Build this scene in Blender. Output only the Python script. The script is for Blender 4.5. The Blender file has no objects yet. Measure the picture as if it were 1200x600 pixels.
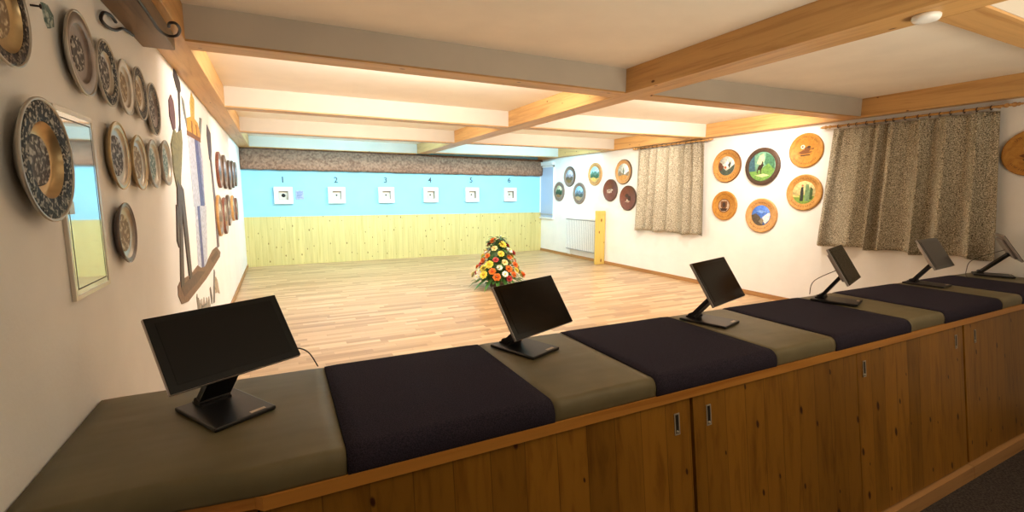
import bpy, bmesh, math, random
from mathutils import Matrix, Vector
random.seed(7)
PI = math.pi
SC = bpy.context.scene
COL = SC.collection

# ------------------------------------------------------------------ camera
cam_d = bpy.data.cameras.new('camera'); cam = bpy.data.objects.new('camera', cam_d); COL.objects.link(cam)
cam_d.sensor_fit = 'HORIZONTAL'; cam_d.sensor_width = 36.0
cam_d.lens = 543.03 / 1200 * 36.0
cam_d.clip_start = 0.05; cam_d.clip_end = 60
R_ = Vector((0.89402977, -0.44799984, 0.00263091)); U_ = Vector((0.05633396, 0.1182422, 0.99138553)); F_ = Vector((0.44445164, 0.88617996, -0.13094965))
cam.matrix_world = Matrix(((R_.x, U_.x, -F_.x, 0), (R_.y, U_.y, -F_.y, 0), (R_.z, U_.z, -F_.z, 1.4), (0, 0, 0, 1)))
SC.camera = cam
SC.view_settings.view_transform = 'Standard'; SC.view_settings.look = 'None'
SC.view_settings.gamma = 1; SC.view_settings.use_curve_mapping = False
SC.view_settings.exposure = 0.0

# ------------------------------------------------------------------ light
world = bpy.data.worlds.new('world'); SC.world = world; world.use_nodes = True
world.node_tree.nodes['Background'].inputs[0].default_value = (1, .85, .7, 1)
world.node_tree.nodes['Background'].inputs[1].default_value = 0.02
def area(name, loc, direction, sx, sy, power, color, spread=180):
    d = bpy.data.lights.new(name, 'AREA'); d.shape = 'RECTANGLE'; d.size = sx; d.size_y = sy
    d.energy = power; d.color = color; d.spread = math.radians(spread)
    o = bpy.data.objects.new(name, d); COL.objects.link(o); o.location = loc
    o.rotation_euler = Vector(direction).to_track_quat('-Z', 'Y').to_euler()
    return o
WARM = (1.0, .885, .75); COOL = (.36, .79, 1.0)
# lamps tucked behind the ceiling joists, shining down the range
area('strip_lamp_warm_left', (1.15, 3.56, 2.37), (0, 1, -.35), 2.1, .07, 96, WARM)
area('strip_lamp_warm_right', (4.35, 3.36, 2.37), (0, 1, -.35), 1.9, .07, 96, WARM)
area('strip_lamp_mid_left', (1.15, 5.84, 2.37), (0, 1, -.35), 2.1, .07, 52, WARM)
area('strip_lamp_mid_right', (4.35, 5.55, 2.37), (0, 1, -.35), 1.9, .07, 52, WARM)
area('strip_lamp_cool_left', (1.15, 7.90, 2.37), (0, 1, .12), 2.1, .07, 80, COOL)
area('strip_lamp_cool_right', (4.35, 7.66, 2.37), (0, 1, .12), 1.9, .07, 80, COOL)
# unseen fill lights added behind the camera to brighten the shooters' side
area('added_ceiling_fill', (2.8, -1.3, .8), (0, .6, 1), 2.6, .8, 84, (1, .87, .66), 130)
area('added_rear_fill', (2.2, -1.6, 2.38), (0, .15, -1), 1.2, .3, 1.5, (1, .78, .55))

# ------------------------------------------------------------------ materials
def S(r, g, b):
    f = lambda c: (c/255)/12.92 if c/255 <= .04045 else ((c/255+.055)/1.055)**2.4
    return (f(r), f(g), f(b), 1)
class NT:
    def __init__(s, name):
        s.m = bpy.data.materials.new(name); s.m.use_nodes = True; s.t = s.m.node_tree
        s.b = s.t.nodes['Principled BSDF']
    def n(s, typ, **k):
        nd = s.t.nodes.new(typ)
        for a, v in k.items(): setattr(nd, a, v)
        return nd
    def l(s, a, b): s.t.links.new(a, b)
    def coord(s, scale=(1, 1, 1), loc=(0, 0, 0), kind='Object'):
        c = s.n('ShaderNodeTexCoord'); mp = s.n('ShaderNodeMapping'); s.l(c.outputs[kind], mp.inputs[0])
        mp.inputs['Scale'].default_value = scale; mp.inputs['Location'].default_value = loc
        return mp.outputs[0]
    def noise(s, vec, scale, detail=3, rough=.55, dist=0):
        n = s.n('ShaderNodeTexNoise'); s.l(vec, n.inputs['Vector']); n.inputs['Scale'].default_value = scale
        n.inputs['Detail'].default_value = detail; n.inputs['Roughness'].default_value = rough; n.inputs['Distortion'].default_value = dist
        return n.outputs['Fac']
    def ramp(s, fac, stops, interp='LINEAR'):
        r = s.n('ShaderNodeValToRGB'); s.l(fac, r.inputs[0]); e = r.color_ramp.elements; r.color_ramp.interpolation = interp
        while len(e) < len(stops): e.new(.5)
        for el, (p, c) in zip(e, stops): el.position = p; el.color = c if len(c) == 4 else (*c, 1)
        return r.outputs[0]
    def math(s, op, a, b=None, c=None):
        m = s.n('ShaderNodeMath', operation=op)
        for i, v in enumerate((a, b, c)):
            if v is None: continue
            if isinstance(v, (int, float)): m.inputs[i].default_value = v
            else: s.l(v, m.inputs[i])
        return m.outputs[0]
    def mix(s, fac, a, b, blend='MIX'):
        m = s.n('ShaderNodeMix', data_type='RGBA', blend_type=blend)
        for i, v in ((0, fac), (6, a), (7, b)):
            if isinstance(v, (int, float)): m.inputs[i].default_value = v
            elif isinstance(v, tuple): m.inputs[i].default_value = v
            else: s.l(v, m.inputs[i])
        return m.outputs[2]
    def bump(s, h, strength=.3, dist=.01):
        b = s.n('ShaderNodeBump'); b.inputs['Strength'].default_value = strength; b.inputs['Distance'].default_value = dist
        s.l(h, b.inputs['Height']); s.l(b.outputs[0], s.b.inputs['Normal'])
    def base(s, c):
        if isinstance(c, tuple): s.b.inputs['Base Color'].default_value = c
        else: s.l(c, s.b.inputs['Base Color'])
    def set(s, rough=.5, metal=0, spec=.5):
        s.b.inputs['Roughness'].default_value = rough; s.b.inputs['Metallic'].default_value = metal
        s.b.inputs['Specular IOR Level'].default_value = spec
        return s.m
def plain(name, c, rough=.5, metal=0, spec=.5, var=.0, scale=8):
    t = NT(name)
    if var:
        f = t.noise(t.coord(), scale, 3)
        d = tuple(x*(1-var) for x in c[:3]) + (1,); e = tuple(min(1, x*(1+var)) for x in c[:3]) + (1,)
        t.base(t.ramp(f, [(.3, d), (.7, e)]))
    else: t.base(c)
    return t.set(rough, metal, spec)
def plaster(name, c, bump=.25, scale=60):
    t = NT(name); v = t.coord()
    f = t.noise(v, 3, 4); d = tuple(x*.95 for x in c[:3]) + (1,)
    t.base(t.ramp(f, [(.35, d), (.65, c)])); t.bump(t.noise(v, scale, 4), bump, .004)
    return t.set(.85, 0, .2)
def wood(name, c1, c2, axis='y', knots=True, plank=0, plank_axis='x', knot_c=None, rough=.45, kscale=3.2, krad=.085, pvar=.25, kdens=.55):
    """grain runs along axis; plank = board width across plank_axis (0: one piece)"""
    t = NT(name)
    sc = {'x': (1.2, 22, 22), 'y': (22, 1.2, 22), 'z': (22, 22, 1.2)}[axis]
    v = t.coord(sc)
    c = t.n('ShaderNodeTexCoord'); sep = t.n('ShaderNodeSeparateXYZ'); t.l(c.outputs['Object'], sep.inputs[0])
    if plank:
        q = t.math('DIVIDE', sep.outputs['XYZ'.index(plank_axis.upper())], plank)
        idx = t.math('FLOOR', q); fr = t.math('FRACT', q)
        wn = t.n('ShaderNodeTexWhiteNoise', noise_dimensions='1D'); t.l(idx, wn.inputs['W'])
        ad = t.n('ShaderNodeVectorMath', operation='MULTIPLY_ADD'); t.l(wn.outputs['Color'], ad.inputs[0])
        ad.inputs[1].default_value = (37, 41, 43); t.l(v, ad.inputs[2]); v = ad.outputs[0]
    g = t.noise(v, 1.0, 5, .6, .6)
    col = t.ramp(g, [(.28, c2), (.5, c1), (.75, tuple(min(1, x*1.12) for x in c1[:3]) + (1,))])
    if plank:
        k = t.ramp(wn.outputs['Value'], [(0, (1-pvar,)*3 + (1,)), (1, (1+pvar*.35,)*3 + (1,))])
        col = t.mix(1.0, col, k, 'MULTIPLY')
    if knots:
        vo = t.n('ShaderNodeTexVoronoi', voronoi_dimensions='2D'); vo.inputs['Scale'].default_value = kscale
        oth = [a for a in (0, 1, 2) if a != 'xyz'.index(axis)]
        cb = t.n('ShaderNodeCombineXYZ'); t.l(t.math('MULTIPLY', sep.outputs['xyz'.index(axis)], .5), cb.inputs[0])
        t.l(t.math('ADD', sep.outputs[oth[0]], sep.outputs[oth[1]]), cb.inputs[1]); t.l(cb.outputs[0], vo.inputs['Vector'])
        sp = t.n('ShaderNodeSeparateColor'); t.l(vo.outputs['Color'], sp.inputs[0])
        rad = t.math('MULTIPLY', sp.outputs[1], krad)
        rad = t.math('ADD', rad, krad*.4)
        on = t.math('LESS_THAN', sp.outputs[0], kdens)
        d = t.math('DIVIDE', vo.outputs['Distance'], rad)
        kf = t.ramp(d, [(.55, (1, 1, 1, 1)), (1.0, (.0, .0, .0, 1))])
        kf = t.math('MULTIPLY', kf, on)
        col = t.mix(kf, col, knot_c or tuple(x*.28 for x in c2[:3]) + (1,))
    if plank:
        s1 = t.math('LESS_THAN', fr, .025)
        col = t.mix(t.math('MULTIPLY', s1, .55), col, tuple(x*.3 for x in c2[:3]) + (1,))
    t.base(col)
    return t.set(rough, 0, .35)
M = {}
M['wall'] = plaster('white_plaster', S(243, 240, 236))
M['ceil'] = plaster('ceiling_plaster', S(246, 240, 230), .15)
M['blue'] = plaster('blue_paint', S(150, 212, 238), .1)
M['beam'] = wood('beam_pine', S(200, 156, 98), S(172, 126, 72), 'y', True, knot_c=S(96, 54, 22), kscale=5, krad=.045, kdens=.6)
M['joist'] = wood('joist_pine', S(200, 156, 100), S(176, 128, 74), 'x', True, knot_c=S(100, 56, 24), kscale=5, krad=.045, kdens=.5)
M['joistpaint'] = plaster('joist_paint', S(200, 191, 178), .1)
M['pine'] = wood('counter_pine', S(152, 104, 32), S(122, 78, 18), 'z', True, plank=.128, krad=.075, knot_c=S(60, 26, 10), kscale=6.5, kdens=.75, rough=.4)
M['lippine'] = wood('lip_pine', S(196, 134, 60), S(170, 106, 40), 'x', False, rough=.4)
M['wains'] = wood('wainscot_pine', S(204, 191, 128), S(190, 175, 108), 'z', True, plank=.11, pvar=.06, knot_c=S(120, 100, 50), kscale=7, krad=.07, kdens=.75)
M['board'] = wood('board_pine', S(208, 180, 96), S(192, 160, 78), 'z', True, knot_c=S(120, 70, 24), kscale=5, kdens=.7)
M['plinth'] = wood('plinth_pine', S(176, 132, 84), S(140, 98, 56), 'x', False)
M['skirt'] = wood('skirting_oak', S(172, 126, 78), S(140, 98, 58), 'y', False)
M['reardim'] = wood('rear_bounce_damper', S(92, 58, 30), S(66, 40, 20), 'z', False, plank=.14)  # dark boards invented for the unseen rear wall to cut bounce light
M['oldwood'] = wood('weathered_block', S(122, 98, 72), S(88, 68, 48), 'y', False)
def floor_mat():
    t = NT('laminate_strips'); c = t.n('ShaderNodeTexCoord'); sep = t.n('ShaderNodeSeparateXYZ'); t.l(c.outputs['Object'], sep.inputs[0])
    row = t.math('DIVIDE', sep.outputs['Y'], .066); ri = t.math('FLOOR', row)
    wn = t.n('ShaderNodeTexWhiteNoise', noise_dimensions='1D'); t.l(ri, wn.inputs['W'])
    xs = t.math('ADD', t.math('DIVIDE', sep.outputs['X'], .55), t.math('MULTIPLY', wn.outputs['Value'], 7.3)); xi = t.math('FLOOR', xs)
    cb = t.n('ShaderNodeCombineXYZ'); t.l(ri, cb.inputs[0]); t.l(xi, cb.inputs[1])
    w2 = t.n('ShaderNodeTexWhiteNoise', noise_dimensions='2D'); t.l(cb.outputs[0], w2.inputs['Vector'])
    v = t.coord((1.5, 30, 1)); ad = t.n('ShaderNodeVectorMath', operation='MULTIPLY_ADD'); t.l(w2.outputs['Color'], ad.inputs[0]); ad.inputs[1].default_value = (31, 37, 0); t.l(v, ad.inputs[2])
    g = t.noise(ad.outputs[0], 1.2, 4, .6)
    col = t.ramp(w2.outputs['Value'], [(0, S(170, 134, 96)), (.35, S(192, 157, 116)), (.75, S(206, 172, 132)), (1, S(218, 188, 148))])
    col = t.mix(.5, col, t.ramp(g, [(.3, (.66, .61, .54, 1)), (.7, (1, 1, 1, 1))]), 'MULTIPLY')
    e = t.math('LESS_THAN', t.math('FRACT', row), .04); e2 = t.math('LESS_THAN', t.math('FRACT', xs), .008)
    col = t.mix(t.math('MULTIPLY', t.math('MAXIMUM', e, e2), .25), col, S(110, 74, 42))
    t.base(col); return t.set(.34, 0, .4)
M['floor'] = floor_mat()
def carpet(name, c1, c2, scale=220, bump=.6):
    t = NT(name); v = t.coord(); f = t.noise(v, scale, 2)
    t.base(t.ramp(f, [(.35, c1), (.65, c2)])); t.bump(f, bump, .004); return t.set(.95, 0, .08)
M['carpet'] = carpet('dark_carpet', S(52, 47, 46), S(80, 72, 68), 90)
M['felt'] = carpet('charcoal_felt', S(38, 34, 44), S(58, 52, 64), 260)
M['valance'] = carpet('brown_carpet', S(116, 86, 70), S(160, 124, 102), 24, .7)
def leather():
    t = NT('taupe_leather'); v = t.coord(); f = t.noise(v, 5, 3); t.base(t.ramp(f, [(.3, S(100, 91, 64)), (.7, S(114, 104, 76))]))
    w = t.noise(t.coord((1.2, 5, 2)), 1.3, 2); t.bump(w, .22, .03); return t.set(.5, 0, .4)
M['leather'] = leather()
M['black'] = plain('black_metal', S(26, 24, 26), .38, 0, .5)
M['blackglass'] = plain('screen_border', S(8, 7, 7), .1, 0, .28)
M['screen'] = plain('dark_screen', S(18, 14, 12), .14, 0, .22)
M['silver'] = plain('silver_edge', S(176, 168, 164), .35, .7)
M['label'] = plain('pale_sticker', S(190, 170, 150), .5)
M['cable'] = plain('cable', S(40, 36, 34), .5)
M['iron'] = plain('wrought_iron', S(40, 30, 30), .5, .4)
M['white'] = plain('white_enamel', S(238, 238, 236), .4)
M['handle'] = plain('recessed_steel', S(190, 180, 164), .4, .4)
M['dark'] = plain('dark_recess', S(30, 20, 12), .8)
def pewter(name, dark, light, scale, rough=.36):
    t = NT(name); v = t.coord(); vo = t.n('ShaderNodeTexVoronoi', feature='SMOOTH_F1'); vo.inputs['Scale'].default_value = scale
    ns = t.n('ShaderNodeTexNoise'); ns.inputs['Scale'].default_value = scale*.6; t.l(v, ns.inputs['Vector'])
    mx = t.n('ShaderNodeVectorMath', operation='MULTIPLY_ADD'); t.l(ns.outputs['Color'], mx.inputs[0]); mx.inputs[1].default_value = (.04,)*3; t.l(v, mx.inputs[2])
    t.l(mx.outputs[0], vo.inputs['Vector'])
    t.base(t.ramp(vo.outputs['Distance'], [(.2, light), (.44, dark)])); t.bump(vo.outputs['Distance'], .6, -.005)
    return t.set(.55, .1, .12)
M['pewter'] = plain('pewter', S(176, 168, 156), .32, .5, var=.12, scale=20)
M['pewter_dark'] = plain('dark_pewter', S(116, 104, 98), .36, .5, var=.2, scale=20)
M['pewter_eng'] = pewter('engraved_pewter', S(30, 27, 25), S(176, 166, 150), 80)
M['pewter_eng_dk'] = pewter('engraved_dark_pewter', S(52, 44, 40), S(140, 126, 110), 90)
M['gold'] = plain('worn_gilt', S(186, 160, 118), .3, .6, var=.15, scale=20)
M['relief'] = pewter('relief_medallion', S(84, 76, 72), S(190, 182, 172), 60)
M['relief_warm'] = pewter('warm_relief', S(140, 118, 92), S(206, 188, 158), 56)
M['relief_blue'] = pewter('cool_relief', S(110, 128, 124), S(196, 204, 196), 60)
def discwood(name, c1, c2):
    t = NT(name); v = t.coord((3, 3, 3)); f = t.noise(v, 6, 4, .6, 1.2); t.base(t.ramp(f, [(.3, c2), (.7, c1)])); return t.set(.45, 0, .4)
M['w_gold'] = discwood('golden_wood', S(202, 152, 82), S(170, 118, 54))
M['w_orange'] = discwood('orange_wood', S(192, 138, 58), S(164, 108, 38))
M['w_tan'] = discwood('tan_wood', S(206, 160, 100), S(180, 130, 76))
M['w_dark'] = discwood('dark_wood', S(92, 70, 54), S(66, 48, 38))
M['w_red'] = discwood('red_brown_wood', S(128, 76, 56), S(96, 54, 42))
M['w_grey'] = discwood('grey_brown_wood', S(150, 128, 112), S(116, 98, 86))
M['carve'] = plain('burnt_carving', S(112, 66, 24), .6)
M['carve_dk'] = plain('dark_carving', S(58, 36, 22), .6)
PAINT = {}
def paint(r, g, b):
    k = (r, g, b)
    if k not in PAINT: PAINT[k] = plain('paint_%d_%d_%d' % k, S(r, g, b), .55, var=.32, scale=34)
    return PAINT[k]
def curtain_mat():
    t = NT('speckled_fabric'); v = t.coord()
    f = t.noise(v, 125, 2, .6); col = t.ramp(f, [(.36, S(66, 60, 50)), (.46, S(148, 138, 118)), (.55, S(176, 166, 144)), (.66, S(226, 218, 200))])
    t.base(col); t.b.inputs['Sheen Weight'].default_value = .1; return t.set(.95, 0, .1)
M['curtain'] = curtain_mat()
M['blind'] = plain('pale_blue_blind', S(176, 190, 214), .6)
M['leaf'] = plain('leaf_green', S(58, 92, 42), .5, var=.35, scale=9)
M['leaf2'] = plain('fern_green', S(66, 112, 44), .5, var=.3, scale=9)
M['ink'] = plain('grey_blue_print', S(44, 58, 70), .6)
M['paper'] = plain('shaded_card', S(214, 208, 194), .7)  # card colour toned down to carry the shadow in the recess
M['targetframe'] = plain('white_target_box', S(222, 226, 220), .5)
M['poster'] = plain('lilac_notice', S(150, 160, 196), .7, var=.25, scale=30)

# ------------------------------------------------------------------ helpers
class MB:
    def __init__(s): s.bm = bmesh.new()
    def box(s, x0, x1, y0, y1, z0, z1, m=0, bev=0):
        r = bmesh.ops.create_cube(s.bm, size=1); vs = r['verts']
        for v in vs: v.co = Vector(((x0+x1)/2 + v.co.x*(x1-x0), (y0+y1)/2 + v.co.y*(y1-y0), (z0+z1)/2 + v.co.z*(z1-z0)))
        fs = list({f for v in vs for f in v.link_faces})
        for f in fs: f.material_index = m
        if bev:
            es = list({e for v in vs for e in v.link_edges})
            b = bmesh.ops.bevel(s.bm, geom=es, offset=bev, segments=2, affect='EDGES', profile=.5)
            for f in b['faces']: f.material_index = m
        return s
    def hexa(s, bot, top, m=0):
        vs = [s.bm.verts.new(p) for p in list(bot) + list(top)]; n = len(bot)
        fs = [s.bm.faces.new(vs[:n][::-1]), s.bm.faces.new(vs[n:])]
        for i in range(n): fs.append(s.bm.faces.new((vs[i], vs[(i+1) % n], vs[n+(i+1) % n], vs[n+i])))
        for f in fs: f.material_index = m
        return s
    def prism(s, pts, h0, h1, m=0):           # 2d polygon in local xy, from z=h0 to h1
        return s.hexa([(x, y, h0) for x, y in pts], [(x, y, h1) for x, y in pts], m)
    def lathe(s, prof, n=40, m=0, mats=None, sx=1, sy=1):  # profile (r, z[, mat]) about local z
        rings = []
        for r, z in prof:
            if r < 1e-5: rings.append([s.bm.verts.new((0, 0, z))])
            else: rings.append([s.bm.verts.new((r*sx*math.cos(2*PI*i/n), r*sy*math.sin(2*PI*i/n), z)) for i in range(n)])
        for k in range(len(rings)-1):
            a, b = rings[k], rings[k+1]; mi = mats[k] if mats else m
            for i in range(n):
                j = (i+1) % n
                q = [a[i % len(a)], a[j % len(a)], b[j % len(b)], b[i % len(b)]]
                u = []
                for v in q:
                    if v not in u: u.append(v)
                if len(u) >= 3:
                    f = s.bm.faces.new(u); f.material_index = mi; f.smooth = True
        return s
    def tube(s, pts, r, n=8, m=0, cap=True, flat=None):
        pts = [Vector(p) for p in pts]; rings = []; N = len(pts); ref = None
        for i, p in enumerate(pts):
            t = (pts[min(i+1, N-1)] - pts[max(i-1, 0)]).normalized()
            if ref is None: ref = t.orthogonal().normalized()
            else: ref = (ref - t*ref.dot(t)).normalized()
            b = t.cross(ref); rr = r[i] if isinstance(r, (list, tuple)) else r
            rings.append([s.bm.verts.new(p + ref*rr*math.cos(2*PI*k/n) + b*rr*math.sin(2*PI*k/n)) for k in range(n)])
        for a, b in zip(rings, rings[1:]):
            for k in range(n):
                f = s.bm.faces.new((a[k], a[(k+1) % n], b[(k+1) % n], b[k])); f.material_index = m; f.smooth = True
        if cap:
            for q in (rings[0][::-1], rings[-1]):
                f = s.bm.faces.new(q); f.material_index = m
        return s
    def ball(s, c, r, m=0, sz=1, u=12, v=8):
        q = bmesh.ops.create_uvsphere(s.bm, u_segments=u, v_segments=v, radius=r)
        for w in q['verts']: w.co = Vector((w.co.x + c[0], w.co.y + c[1], w.co.z*sz + c[2]))
        for f in {f for w in q['verts'] for f in w.link_faces}: f.material_index = m; f.smooth = True
        return s
    def done(s, name, mats, parent=None, loc=None, mat=None):
        bmesh.ops.recalc_face_normals(s.bm, faces=s.bm.faces)
        me = bpy.data.meshes.new(name); s.bm.to_mesh(me); s.bm.free()
        for k in (mats if isinstance(mats, (list, tuple)) else [mats]): me.materials.append(k)
        o = bpy.data.objects.new(name, me); COL.objects.link(o)
        if parent: o.parent = parent
        if loc: o.location = loc
        if mat is not None: o.matrix_world = mat
        return o
def tag(o, label, cat, group=None, kind=None):
    if label: o['label'] = label
    if cat: o['category'] = cat
    if group: o['group'] = group
    if kind: o['kind'] = kind
    return o
def structure(o): o['kind'] = 'structure'; return o
def thing(name, label, cat, loc=(0, 0, 0), rz=0, group=None, mat=None):
    o = bpy.data.objects.new(name, None); COL.objects.link(o); o.empty_display_size = .1
    o.location = loc; o.rotation_euler = (0, 0, rz)
    if mat is not None: o.matrix_world = mat
    return tag(o, label, cat, group)
def wallm(side, a, z, off=0):
    """frame on a wall: local x right, y up, z out of the wall. a = place along the wall"""
    if side == 'L': n = Vector((1, 0, 0)); p = Vector((XL+off, a, z))
    elif side == 'R': n = Vector((-1, 0, 0)); p = Vector((XR-off, a, z))
    else: n = Vector((0, -1, 0)); p = Vector((a, YB-off, z))
    y = Vector((0, 0, 1)); x = y.cross(n)
    return Matrix(((x.x, y.x, n.x, p.x), (x.y, y.y, n.y, p.y), (x.z, y.z, n.z, p.z), (0, 0, 0, 1)))

# ------------------------------------------------------------------ room
XL, XR, YB, ZC, ZB, YR, ZF = -.6, 5.93, 10.216, 2.46, 2.26, -2.6, -.42
structure(MB().box(XL-.1, XR+.1, 1.62, YB+.1, -.1, 0).done('floor', M['floor']))
structure(MB().box(XL-.1, XR+.1, YR-.1, 1.62, ZF-.1, ZF).done('floor_front', M['carpet']))
structure(MB().box(XL-.15, XL, YR-.1, YB+.1, ZF-.1, ZC+.1).done('wall_left', M['wall']))
structure(MB().box(XR, XR+.15, YR-.1, YB+.1, ZF-.1, ZC+.1).done('wall_right', M['wall']))
structure(MB().box(XL-.15, XR+.15, YB, YB+.15, -.1, ZC+.1).done('wall_back', M['blue']))
structure(MB().box(XL-.15, XR+.15, YR-.15, YR, ZF-.1, ZC+.1).done('wall_front', M['reardim']))
structure(MB().box(XL-.15, XR+.15, YR-.15, YB+.15, ZC, ZC+.15).done('ceiling', M['ceil']))
structure(MB().box(XL, XR, YB-.028, YB, 0, .945).box(XL, XR, YB-.036, YB, .945, .962).done('trim_1', M['wains']))
structure(MB().box(XR-.018, XR, 2.1, YB-.03, 0, .062, bev=.004).done('baseboard_right', M['skirt']))
structure(MB().box(XL, XL+.018, 2.1, YB-.03, 0, .062, bev=.004).done('baseboard_left', M['skirt']))
# recess with a blind near the far corner of the right wall
w = thing('window_1', None, None, mat=wallm('R', 9.89, 0)); structure(w)
MB().box(-.30, .30, .86, 2.06, .002, .014).done('blind', M['blind'], w)
MB().box(-.335, -.30, .83, 2.10, 0, .03).box(.30, .322, .83, 2.10, 0, .03).box(-.335, .322, 2.06, 2.10, 0, .03).done('window_frame', M['white'], w)
MB().box(-.335, .322, 2.105, 2.20, 0, .07, bev=.004).done('window_pelmet', M['white'], w)
MB().box(-.335, .322, .815, .85, 0, .055, bev=.005).done('window_sill', M['white'], w)
MB().tube([(-.28, .93, .03), (.28, .93, .03)], .008).box(-.285, -.27, .92, .94, 0, .035).box(.27, .285, .92, .94, 0, .035).done('blind_bar', M['handle'], w)

# ------------------------------------------------------------------ beams
def beam(name, label, x0, x1, y0, y1, z0=ZB, z1=ZC, m='beam', grp='long beams running down the range'):
    return tag(MB().box(x0, x1, y0, y1, z0, z1, bev=.004).done(name, M[m]), label, 'beam', grp)
CBL, CBR, LBX, RBX = 2.70, 2.945, -.42, 5.82
beam('ceiling_beam', 'broad knotty pine ceiling beam running lengthwise down the middle of the room', CBL, CBR, YR, 9.90)
beam('ceiling_beam', 'pine ceiling beam running along the top of the left wall', XL, LBX, YR, YB-.02)
beam('ceiling_beam', 'knotty pine ceiling beam along the top of the right wall above the curtains', RBX, XR, YR, YB-.02)
def joist(label, xa, ya, xb, yb, w=.19):
    # front face painted, underside pine; ends meet the long beams
    b = MB()
    g = .008
    b.hexa([(xa, ya, ZB+.012), (xb, yb, ZB+.012), (xb, yb+w, ZB+.012), (xa, ya+w, ZB+.012)], [(xa, ya, ZC), (xb, yb, ZC), (xb, yb+w, ZC), (xa, ya+w, ZC)])
    t = thing('ceiling_joist', label, 'joist', (0, 0, 0), 0, 'painted cross joists between the long beams')
    b.done('painted_casing', M['joistpaint'], t)
    MB().hexa([(xa, ya+.004, ZB), (xb, yb+.004, ZB), (xb, yb+w-.004, ZB), (xa, ya+w-.004, ZB)], [(xa, ya+.004, ZB+.012), (xb, yb+.004, ZB+.012), (xb, yb+w-.004, ZB+.012), (xa, ya+w-.004, ZB+.012)]).done('pine_underside', M['joist'], t)
    return t
for args in [('long grey fronted cross joist nearest the camera, left of the middle beam', LBX, 3.30, CBL, 3.23),
             ('bright cream cross joist left of the middle beam, second from the counter', LBX, 5.53, CBL, 5.50),
             ('bright cream cross joist left of the middle beam, third from the counter', LBX, 7.60, CBL, 7.55),
             ('pale blue lit cross joist above the targets, left of the middle beam', LBX, 9.93, CBL, 9.90),
             ('grey fronted cross joist right of the middle beam, over the right hand curtain', CBR, 3.21, RBX, 3.00),
             ('bright cream cross joist right of the middle beam, second from the counter', CBR, 5.38, RBX, 5.10),
             ('bright cream cross joist right of the middle beam, third from the counter', CBR, 7.45, RBX, 7.25),
             ('pale blue lit cross joist near the back wall, right of the middle beam', CBR, 9.50, RBX, 9.25),
             ('cross joist at the top right corner of the photo beside the round detector', CBR, 1.04, RBX, 1.00)]:
    joist(*args)
# lamps behind the joists: housings of the strip lights
for lab, x0, x1, y in [('white strip light hidden behind the nearest left joist', -.2, 2.5, 3.53), ('white strip light hidden behind the nearest right joist', 3.1, 5.6, 3.32),
                  ('white strip light hidden behind the second left joist', -.2, 2.5, 5.80), ('white strip light hidden behind the second right joist', 3.1, 5.6, 5.51),
                  ('white strip light hidden behind the third left joist', -.2, 2.5, 7.86), ('white strip light hidden behind the third right joist', 3.1, 5.6, 7.62)]:
    tag(MB().box(x0, x1, y-.03, y+.02, 2.33, 2.46, bev=.004).done('strip_light', M['white']), lab, 'lamp', 'strip lights behind the joists')
tag(MB().lathe([(0, 0), (.052, 0), (.056, -.004), (.056, -.016), (.05, -.026), (.03, -.03), (0, -.031)], 32).done('smoke_detector', M['white'], loc=(2.83, 1.215, ZB)), 'round white detector on the underside of the middle beam', 'detector')
# block with wrought-iron scrolls under the left beam
tag(MB().box(XL, -.455, 1.2, 3.2, 2.175, ZB, bev=.006).done('wooden_bracket', M['oldwood']), 'dark weathered wooden block fixed under the beam at the left wall', 'bracket')
def smooth(pts, n=6):
    pts = [Vector(p) for p in pts]; out = []
    for i in range(len(pts)-1):
        p0, p1, p2, p3 = pts[max(i-1, 0)], pts[i], pts[i+1], pts[min(i+2, len(pts)-1)]
        for k in range(n):
            t = k/n; out.append(.5*((2*p1) + (-p0+p2)*t + (2*p0-5*p1+4*p2-p3)*t*t + (-p0+3*p1-3*p2+p3)*t**3))
    return out + [pts[-1]]
t = thing('iron_scroll_bracket', 'black wrought iron scrolls on the wooden block at top left', 'ironwork', (-.5, 2.7, 2.166))
zz = 0.0
MB().tube(smooth([(x+.5, y-2.7, zz) for x, y in [(-.453, 1.9), (-.453, 2.465), (-.455, 2.649), (-.457, 2.80), (-.436, 2.885), (-.396, 2.862), (-.368, 2.755), (-.37, 2.67), (-.393, 2.675), (-.407, 2.735)]]), .0065).done('scroll', M['iron'], t)
MB().tube(smooth([(x+.5, y-2.7, z-2.174) for x, y, z in [(-.585, 2.95, 2.172), (-.585, 2.782, 2.152), (-.585, 2.652, 2.108), (-.585, 2.53, 2.085), (-.585, 2.459, 2.092), (-.585, 2.50, 2.129), (-.585, 2.598, 2.15), (-.585, 2.667, 2.145)]]), .0065).done('scroll', M['iron'], t)

# ------------------------------------------------------------------ back wall
b = MB(); n = 60; random.seed(3)
prof = [(10.10, 2.262), (10.075, 2.2), (10.06, 2.1), (10.06, 1.98), (10.075, 1.9), (10.11, 1.862), (10.15, 1.87), (10.19, 2.0), (10.19, 2.262)]
rings = []
for i in range(n+1):
    x = XL+.004 + (XR-XL-.01)*i/n; e = max(0, (x-5.35)/.6)
    rings.append([b.bm.verts.new((x, y + random.uniform(-.006, .006) + e*.04, z + random.uniform(-.006, .006)*(z < 2.2))) for y, z in prof])
for a, c in zip(rings, rings[1:]):
    for k in range(len(prof)):
        f = b.bm.faces.new((a[k], a[(k+1) % len(prof)], c[(k+1) % len(prof)], c[k])); f.smooth = True
b.bm.faces.new(rings[0]); b.bm.faces.new(rings[-1][::-1])
tag(b.done('carpet_valance', M['valance']), 'brown carpet covered valance across the top of the blue back wall', 'valance')
NUM = ['1', '2', '3', '4', '5', '6']; ORD = ['first', 'second', 'third', 'fourth', 'fifth', 'sixth']
TX = [.10, 1.08, 2.08, 3.06, 4.05, 5.04]
NZ = [1.69, 1.70, 1.715, 1.73, 1.745, 1.76]
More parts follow.
